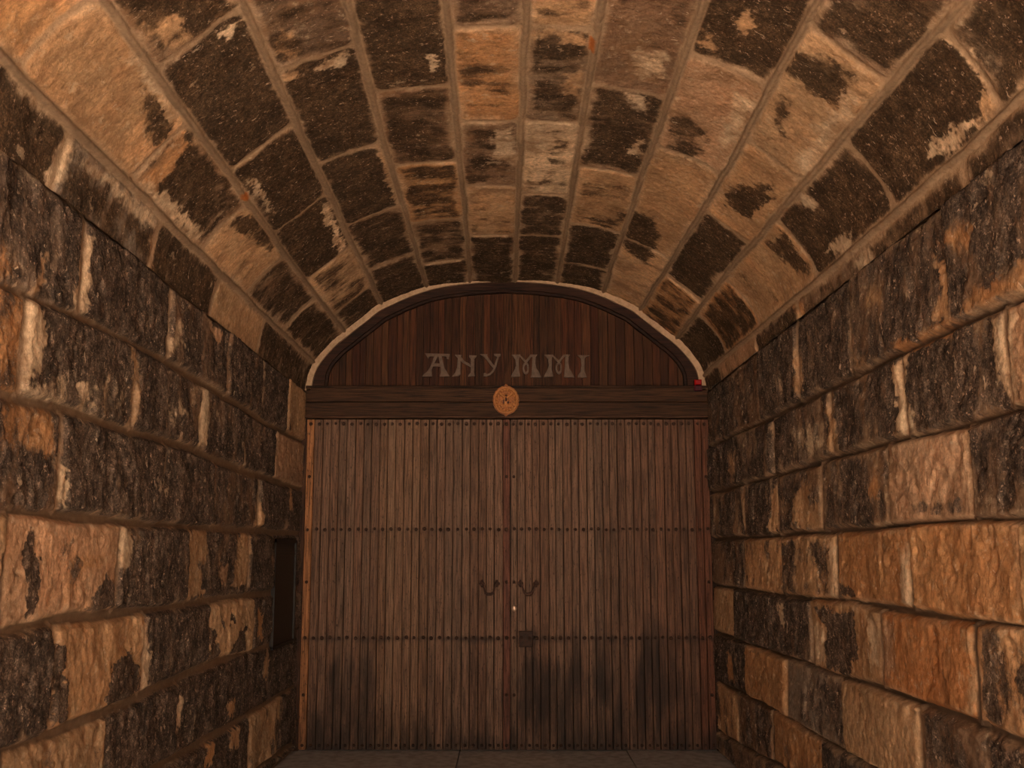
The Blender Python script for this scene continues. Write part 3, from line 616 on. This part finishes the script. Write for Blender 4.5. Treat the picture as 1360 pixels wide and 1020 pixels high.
ring(b, lambda t: pw(t)+.058+.05*max(0, abs(t-.5)*2-.8)*4, lambda t: pw(t)+.082+.05*max(0, abs(t-.5)*2-.8)*4, .008, .07, zmin=LB1-.02)
af = b.build('arch_frame', M_beam, ty); rel(af, ty)
for ch, polys in LETTERS:
    b = MB(); b.tone = (1, 1, 1)
    for i, p in enumerate(polys): b.prism([tuple(q) for q in p], .022-.0004*i, .044)
    o = b.build('letter', M_letter, ty); rel(o, ty); o['label'] = 'raised letter '+ch

# ------------------------------------------------------------------ lintel beam
lb = empty('lintel_beam', (0, 0, LB0), 'wide dark brown horizontal timber beam above the gate leaves', 'beam')
b = MB(); zc = 2.642
for (z0, z1, y, j) in ((zc+.002, LB1-.018, -.035, .95), (LB1-.020, LB1, -.045, .6), (LB0+.022, zc-.002, -.032, .85)):
    b.tone = (.048*j, .021*j, .0095*j); b.box(-1.565, 1.575, y, .12, z0, z1, .003)
o = b.build('board', M_beam, lb); rel(o, lb)
b = MB(); b.tone = (.07, .034, .020); b.box(-1.565, 1.575, -.050, .12, LB0+.002, LB0+.024, .007)
o = b.build('moulding', M_beam, lb); rel(o, lb)

# ------------------------------------------------------------------ gate leaves
ST = [2.4735, 1.6528, .8334, .0434]
def dark_field(V):
    d = np.zeros(len(V)); x = V[:, 0]; z = V[:, 2]
    xw = x+(fbm(x*30, z*6, 2)-.5)*.10; zw = z+(fbm(x*30, z*3, 5)-.5)*.20
    for s in ST: d = np.maximum(d, .85*np.exp(-((z-s-.002)/.022)**2)*(.5+fbm(x*12, z*8, 33)))
    d = np.maximum(d, .85*(1-sm(-.20, .60, z+(fbm(x*24, z*1.5, 8)-.5)*.8)))  # darker towards the foot: grime plus painted-in shading
    d = np.maximum(d, (.75+.3*(x > .04))*(1-sm(.35, 1.35-.3*(x < 0), z+(fbm(x*20, z*.8, 14)-.5)*.6))*sm(.36, .80, fbm(x*6, z*1.1, 12)))
    for dk, poly in DOORSTAIN: d = np.maximum(d, polymask(xw, zw, poly, .13)*dk/9.*(.15+1.0*fbm(x*22, z*1.2, 12)))
    return d
def nail_mesh():
    b = MB(); b.tone = (1, 1, 1); b.dome(0, 0, 0, .0145, .0145, .012, 8, 3)
    me_o = b.build('stud', M_iron, None, True); return me_o
stud0 = nail_mesh(); stud_me = stud0.data; bpy.data.objects.remove(stud0)
def leaf(name, x0, x1, first, last, seed, label):
    root = empty(name, ((x0+x1)/2, 0, 0), label, 'gate leaf', 'structure')
    rp = random.Random(seed); edges = [x0]
    if first: edges.append(x0+first)
    n = 24; e0 = edges[-1]; e1 = x1-last
    for k in range(1, n+1): edges.append(e0+(e1-e0)*k/n+(rp.uniform(-.004, .004) if k < n else 0))
    if last: edges.append(x1)
    b = MB(); cen = []
    zs = np.concatenate([[.012], np.linspace(.06, 2.45, 48), [2.508]])
    for i in range(len(edges)-1):
        a, c = edges[i]+.0020, edges[i+1]-.0020; cen.append((a+c)/2)
        j = rp.uniform(.84, 1.14); h = rp.uniform(-.05, .06)
        t = (.140*j, .077*j*(1+h), .049*j*(1+1.6*h))
        if a < -1.50: t = (.27, .115, .048)
        if -.06 < a and c < .04: t = (.125, .050, .032)
        if c > 1.52: t = (.105, .040, .022)
        if .9 < c <= 1.52: t = (t[0]*.88, t[1]*.82, t[2]*.80)
        if -1.0 < a < -.62: t = (t[0]*1.12, t[1]*1.15, t[2]*1.1)
        b.tone = t; y = rp.uniform(-.0025, .0025)-(.004 if c-a < .055 and first else 0); ch = .0045
        vs = []; fs = []; w0 = rp.random()*9
        for z in zs:
            q = float(vn(z*1.3, w0))*.003-.0015
            vs += [(a+q, .045, z), (a+q, y+ch, z), (a+ch+q, y, z), (c-ch+q, y, z), (c+q, y+ch, z), (c+q, .045, z)]
        for k in range(len(zs)-1):
            for m in range(5): fs.append((6*k+m, 6*k+m+1, 6*k+7+m, 6*k+6+m))
        K = 6*(len(zs)-1); fs += [(5, 4, 3, 2, 1, 0), tuple(K+m for m in range(6))]
        b.add(vs, fs)
    b.tone = (.02, .012, .008); b.box(x0, x1, .04, .075, .012, 2.508)  # backing board added behind the planks so no light leaks through the grooves
    o = b.build('plank_panel', M_leaf, root, dark=dark_field); o.location.x = -(x0+x1)/2
    cx = (x0+x1)/2
    def stud(x, z, s=1.):
        o = bpy.data.objects.new('stud', stud_me); C.objects.link(o); o.parent = root
        o.location = (x-cx, -.001, z); o.scale = (s, 1, s); return o
    for z in ST[:3]:
        for x in cen: stud(x+rp.uniform(-.004, .004), z+rp.uniform(-.004, .004), rp.uniform(.85, 1.12))
    for z in (2.0601, 1.2514, .4106):
        stud(cen[0] if x0 < -1 else cen[0], z, .9); stud(cen[-1], z, .9)
    b = MB(); b.tone = (1, 1, 1)
    for x in cen: b.dome(x, -.001, ST[3], .0125, .0125, .011, 8, 3)
    o = b.build('bottom_stud_row', M_iron, root, True); o.location.x = -cx; o['kind'] = 'stuff'
    return root
d1 = leaf('door_1', -1.5577, .0325, 0, 0.056, 21, 'left leaf of the studded brown plank gate')
d2 = leaf('door_2', .0355, 1.5840, .050, 0.060, 22, 'right leaf of the studded brown plank gate, with the lock')
def handle(root, xa, xb, z, zb):
    cx = root.location.x; xm = (xa+xb)/2
    b = MB(); b.tone = (1, 1, 1); b.tube([(xa-cx, -.020, z), (xa-cx+.012, -.028, z-.016), (xm-cx-.038, -.030, z-.045), (xm-cx-.031, -.031, z-.066), (xm-cx-.014, -.033, zb), (xm-cx+.014, -.033, zb), (xm-cx+.031, -.031, z-.066), (xm-cx+.038, -.030, z-.045), (xb-cx-.012, -.028, z-.016), (xb-cx, -.020, z)], [.006, .006, .007, .009, .012, .012, .009, .007, .006, .006])
    h = b.build('handle', M_hand, root, True)
    for x in (xa, xb):
        b = MB(); b.tone = (1, 1, 1); b.dome(x-cx, -.001, z, .021, .026, .024, 16, 4, 4, .18); b.build('mount', M_hand, h, True)
handle(d1, -.1844, -.0691, 1.24, 1.1605)
handle(d2, .1095, .2304, 1.24, 1.1605)
b = MB(); b.tone = (1, 1, 1); cx = d2.location.x
b.dome(.0632-cx, 0, 1.053, .021, .027, .012, 20, 4); o = b.build('lock_cylinder', M_brass, d2, True); o['label'] = 'pale oval keyhole cover'
b = MB(); b.tone = (1, 1, 1); b.box(.098-cx, .205-cx, -.008, .01, .765, .885, .004); b.dome(.215-cx, -.002, .835, .012, .012, .02, 10, 4)
o = b.build('lock_plate', M_iron, d2); o['label'] = 'dark square lock plate'

# ------------------------------------------------------------------ medallion
MX, MZ = 0., 2.6525; my = -.040
md = empty('carved_medallion', (MX, my, MZ), 'round orange carved wooden medallion fixed on the middle of the beam', 'medallion')
b = MB(); b.tone = (1, 1, 1); n = 120; R = []
for k in range(n):
    t = 2*math.pi*k/n; w = 1+.022*abs(math.cos(10*t)); R.append((math.cos(t)*.101*w, math.sin(t)*.112*w))
b.prism(R, -.018, .012)
b.prism([(-.022, .105), (.022, .105), (.010, .121), (0, .129), (-.010, .121)], -.016, .008)
b.prism([(-.024, -.105), (.024, -.105), (.010, -.120), (0, -.128), (-.010, -.120)], -.016, .008)
b.build('disc', M_medal, md)
b = MB(); b.tone = (1, 1, 1); pts = [(math.cos(2*math.pi*k/48)*.088, -.019, math.sin(2*math.pi*k/48)*.098) for k in range(49)]
b.tube(pts, .007, 6)
for k in range(20):
    t = 2*math.pi*(k+.5)/20; b.dome(math.cos(t)*.072, -.018, math.sin(t)*.080, .010, .010, .010, 8, 3)
b.build('rim', M_medal2, md, True)
b = MB(); b.tone = (1, 1, 1)
b.dome(0, -.018, -.012, .026, .044, .016, 14, 4); b.dome(0, -.02, .040, .014, .016, .022, 12, 4)
for s in (-1, 1):
    b.tube([(0, -.026, .012), (s*.018, -.030, .022), (s*.036, -.028, .036), (s*.052, -.026, .040)], [.006, .007, .006, .004], 6)
    b.tube([(s*.012, -.022, -.05), (s*.034, -.022, -.046), (s*.048, -.022, -.022), (s*.040, -.022, 0), (s*.030, -.022, -.012)], [.006, .006, .005, .004, .003], 6)
    b.dome(s*.045, -.018, .048, .014, .010, .010, 8, 3)
b.build('relief', M_medal2, md, True)
b = MB(); b.tone = (1, 1, 1)
b.dome(0, -.028, .002, .010, .020, .012, 10, 4); b.dome(.014, -.026, -.020, .011, .012, .010, 10, 4); b.dome(-.016, -.024, -.014, .008, .022, .010, 10, 4); b.dome(0, -.036, .034, .007, .009, .008, 8, 3)
b.build('figure', M_medal3, md, True)

# ------------------------------------------------------------------ red alarm light at the right haunch
al = empty('alarm_light', (1.498, -.014, 2.724), 'small red box light at the right foot of the arch frame', 'light')
b = MB(); b.tone = (1, 1, 1); b.box(-.029, .029, -.055, .0, 0, .045, .006); b.build('housing', M_reddk, al)
b = MB(); b.tone = (1, 1, 1); b.box(-.028, .028, -.060, -.002, .047, .090, .008); b.build('lens', M_red, al)

# ------------------------------------------------------------------ dark cabinet let into the left wall
cb = empty('meter_cabinet', (-1.580, -.44, .83), 'dark flush metal cabinet let into the left stone wall beside the gate', 'cabinet')
def yz(name, y0, y1, z0, z1, x0, x1, mat):
    b = MB(); b.tone = (1, 1, 1); b.box(x0, x1, y0, y1, z0, z1); return b.build(name, mat, cb)
yz('backing', -.30, .29, .0, .725, -.10, -.006, M_cab)
b = MB(); b.tone = (1, 1, 1)
for y0, y1, z0, z1 in ((-.325, -.295, 0, .74), (.275, .30, 0, .74), (-.325, .30, .715, .74), (-.325, .30, -.01, .012)): b.box(-.06, .006, y0, y1, z0, z1)
b.build('frame', M_cab, cb)
for k in range(3):
    b = MB(); b.tone = (1, 1, 1); b.box(-.010, .002, -.28, .27, .665-.022*k, .672-.022*k); b.build('louvre', plain('louvre_edge', (.06, .045, .035), .5), cb)

# ------------------------------------------------------------------ camera
cam = bpy.data.cameras.new('camera'); co = bpy.data.objects.new('camera', cam); C.objects.link(co)
co.location = (0, -7.0, 1.482); co.rotation_euler = (math.radians(97.25), 0, 0)
cam.sensor_width = 36; cam.lens = 36*1200/1360; cam.shift_x = 8/1360; cam.shift_y = 70/1360
cam.clip_start = .05; cam.clip_end = 200; sc.camera = co

# ------------------------------------------------------------------ light: daylight through the open mouth behind the camera
w = bpy.data.worlds.new('sky'); sc.world = w; w.use_nodes = True
bg = w.node_tree.nodes['Background']; bg.inputs[0].default_value = (1., .86, .70, 1); bg.inputs[1].default_value = 2.0
pl = bpy.data.lights.new('mouth_portal', 'AREA'); pl.shape = 'RECTANGLE'; pl.size = 3.1; pl.size_y = 3.6; pl.cycles.is_portal = True
po = bpy.data.objects.new('mouth_portal', pl); C.objects.link(po); po.location = (0, -MOUTH+.02, 1.8); po.rotation_euler = (math.radians(90), 0, 0)
sl = bpy.data.lights.new('sun', 'SUN'); sl.energy = 34.; sl.angle = math.radians(1.5); sl.color = (1, .88, .72)
so = bpy.data.objects.new('sun', sl); C.objects.link(so); so.rotation_euler = (math.radians(38), 0, math.radians(12))
sc.cycles.use_denoising = True
sc.cycles.max_bounces = 8; sc.cycles.diffuse_bounces = 5
sc.view_settings.view_transform = 'Standard'; sc.view_settings.look = 'None'
sc.view_settings.gamma = 1; sc.view_settings.use_curve_mapping = False
sc.view_settings.exposure = 2.17
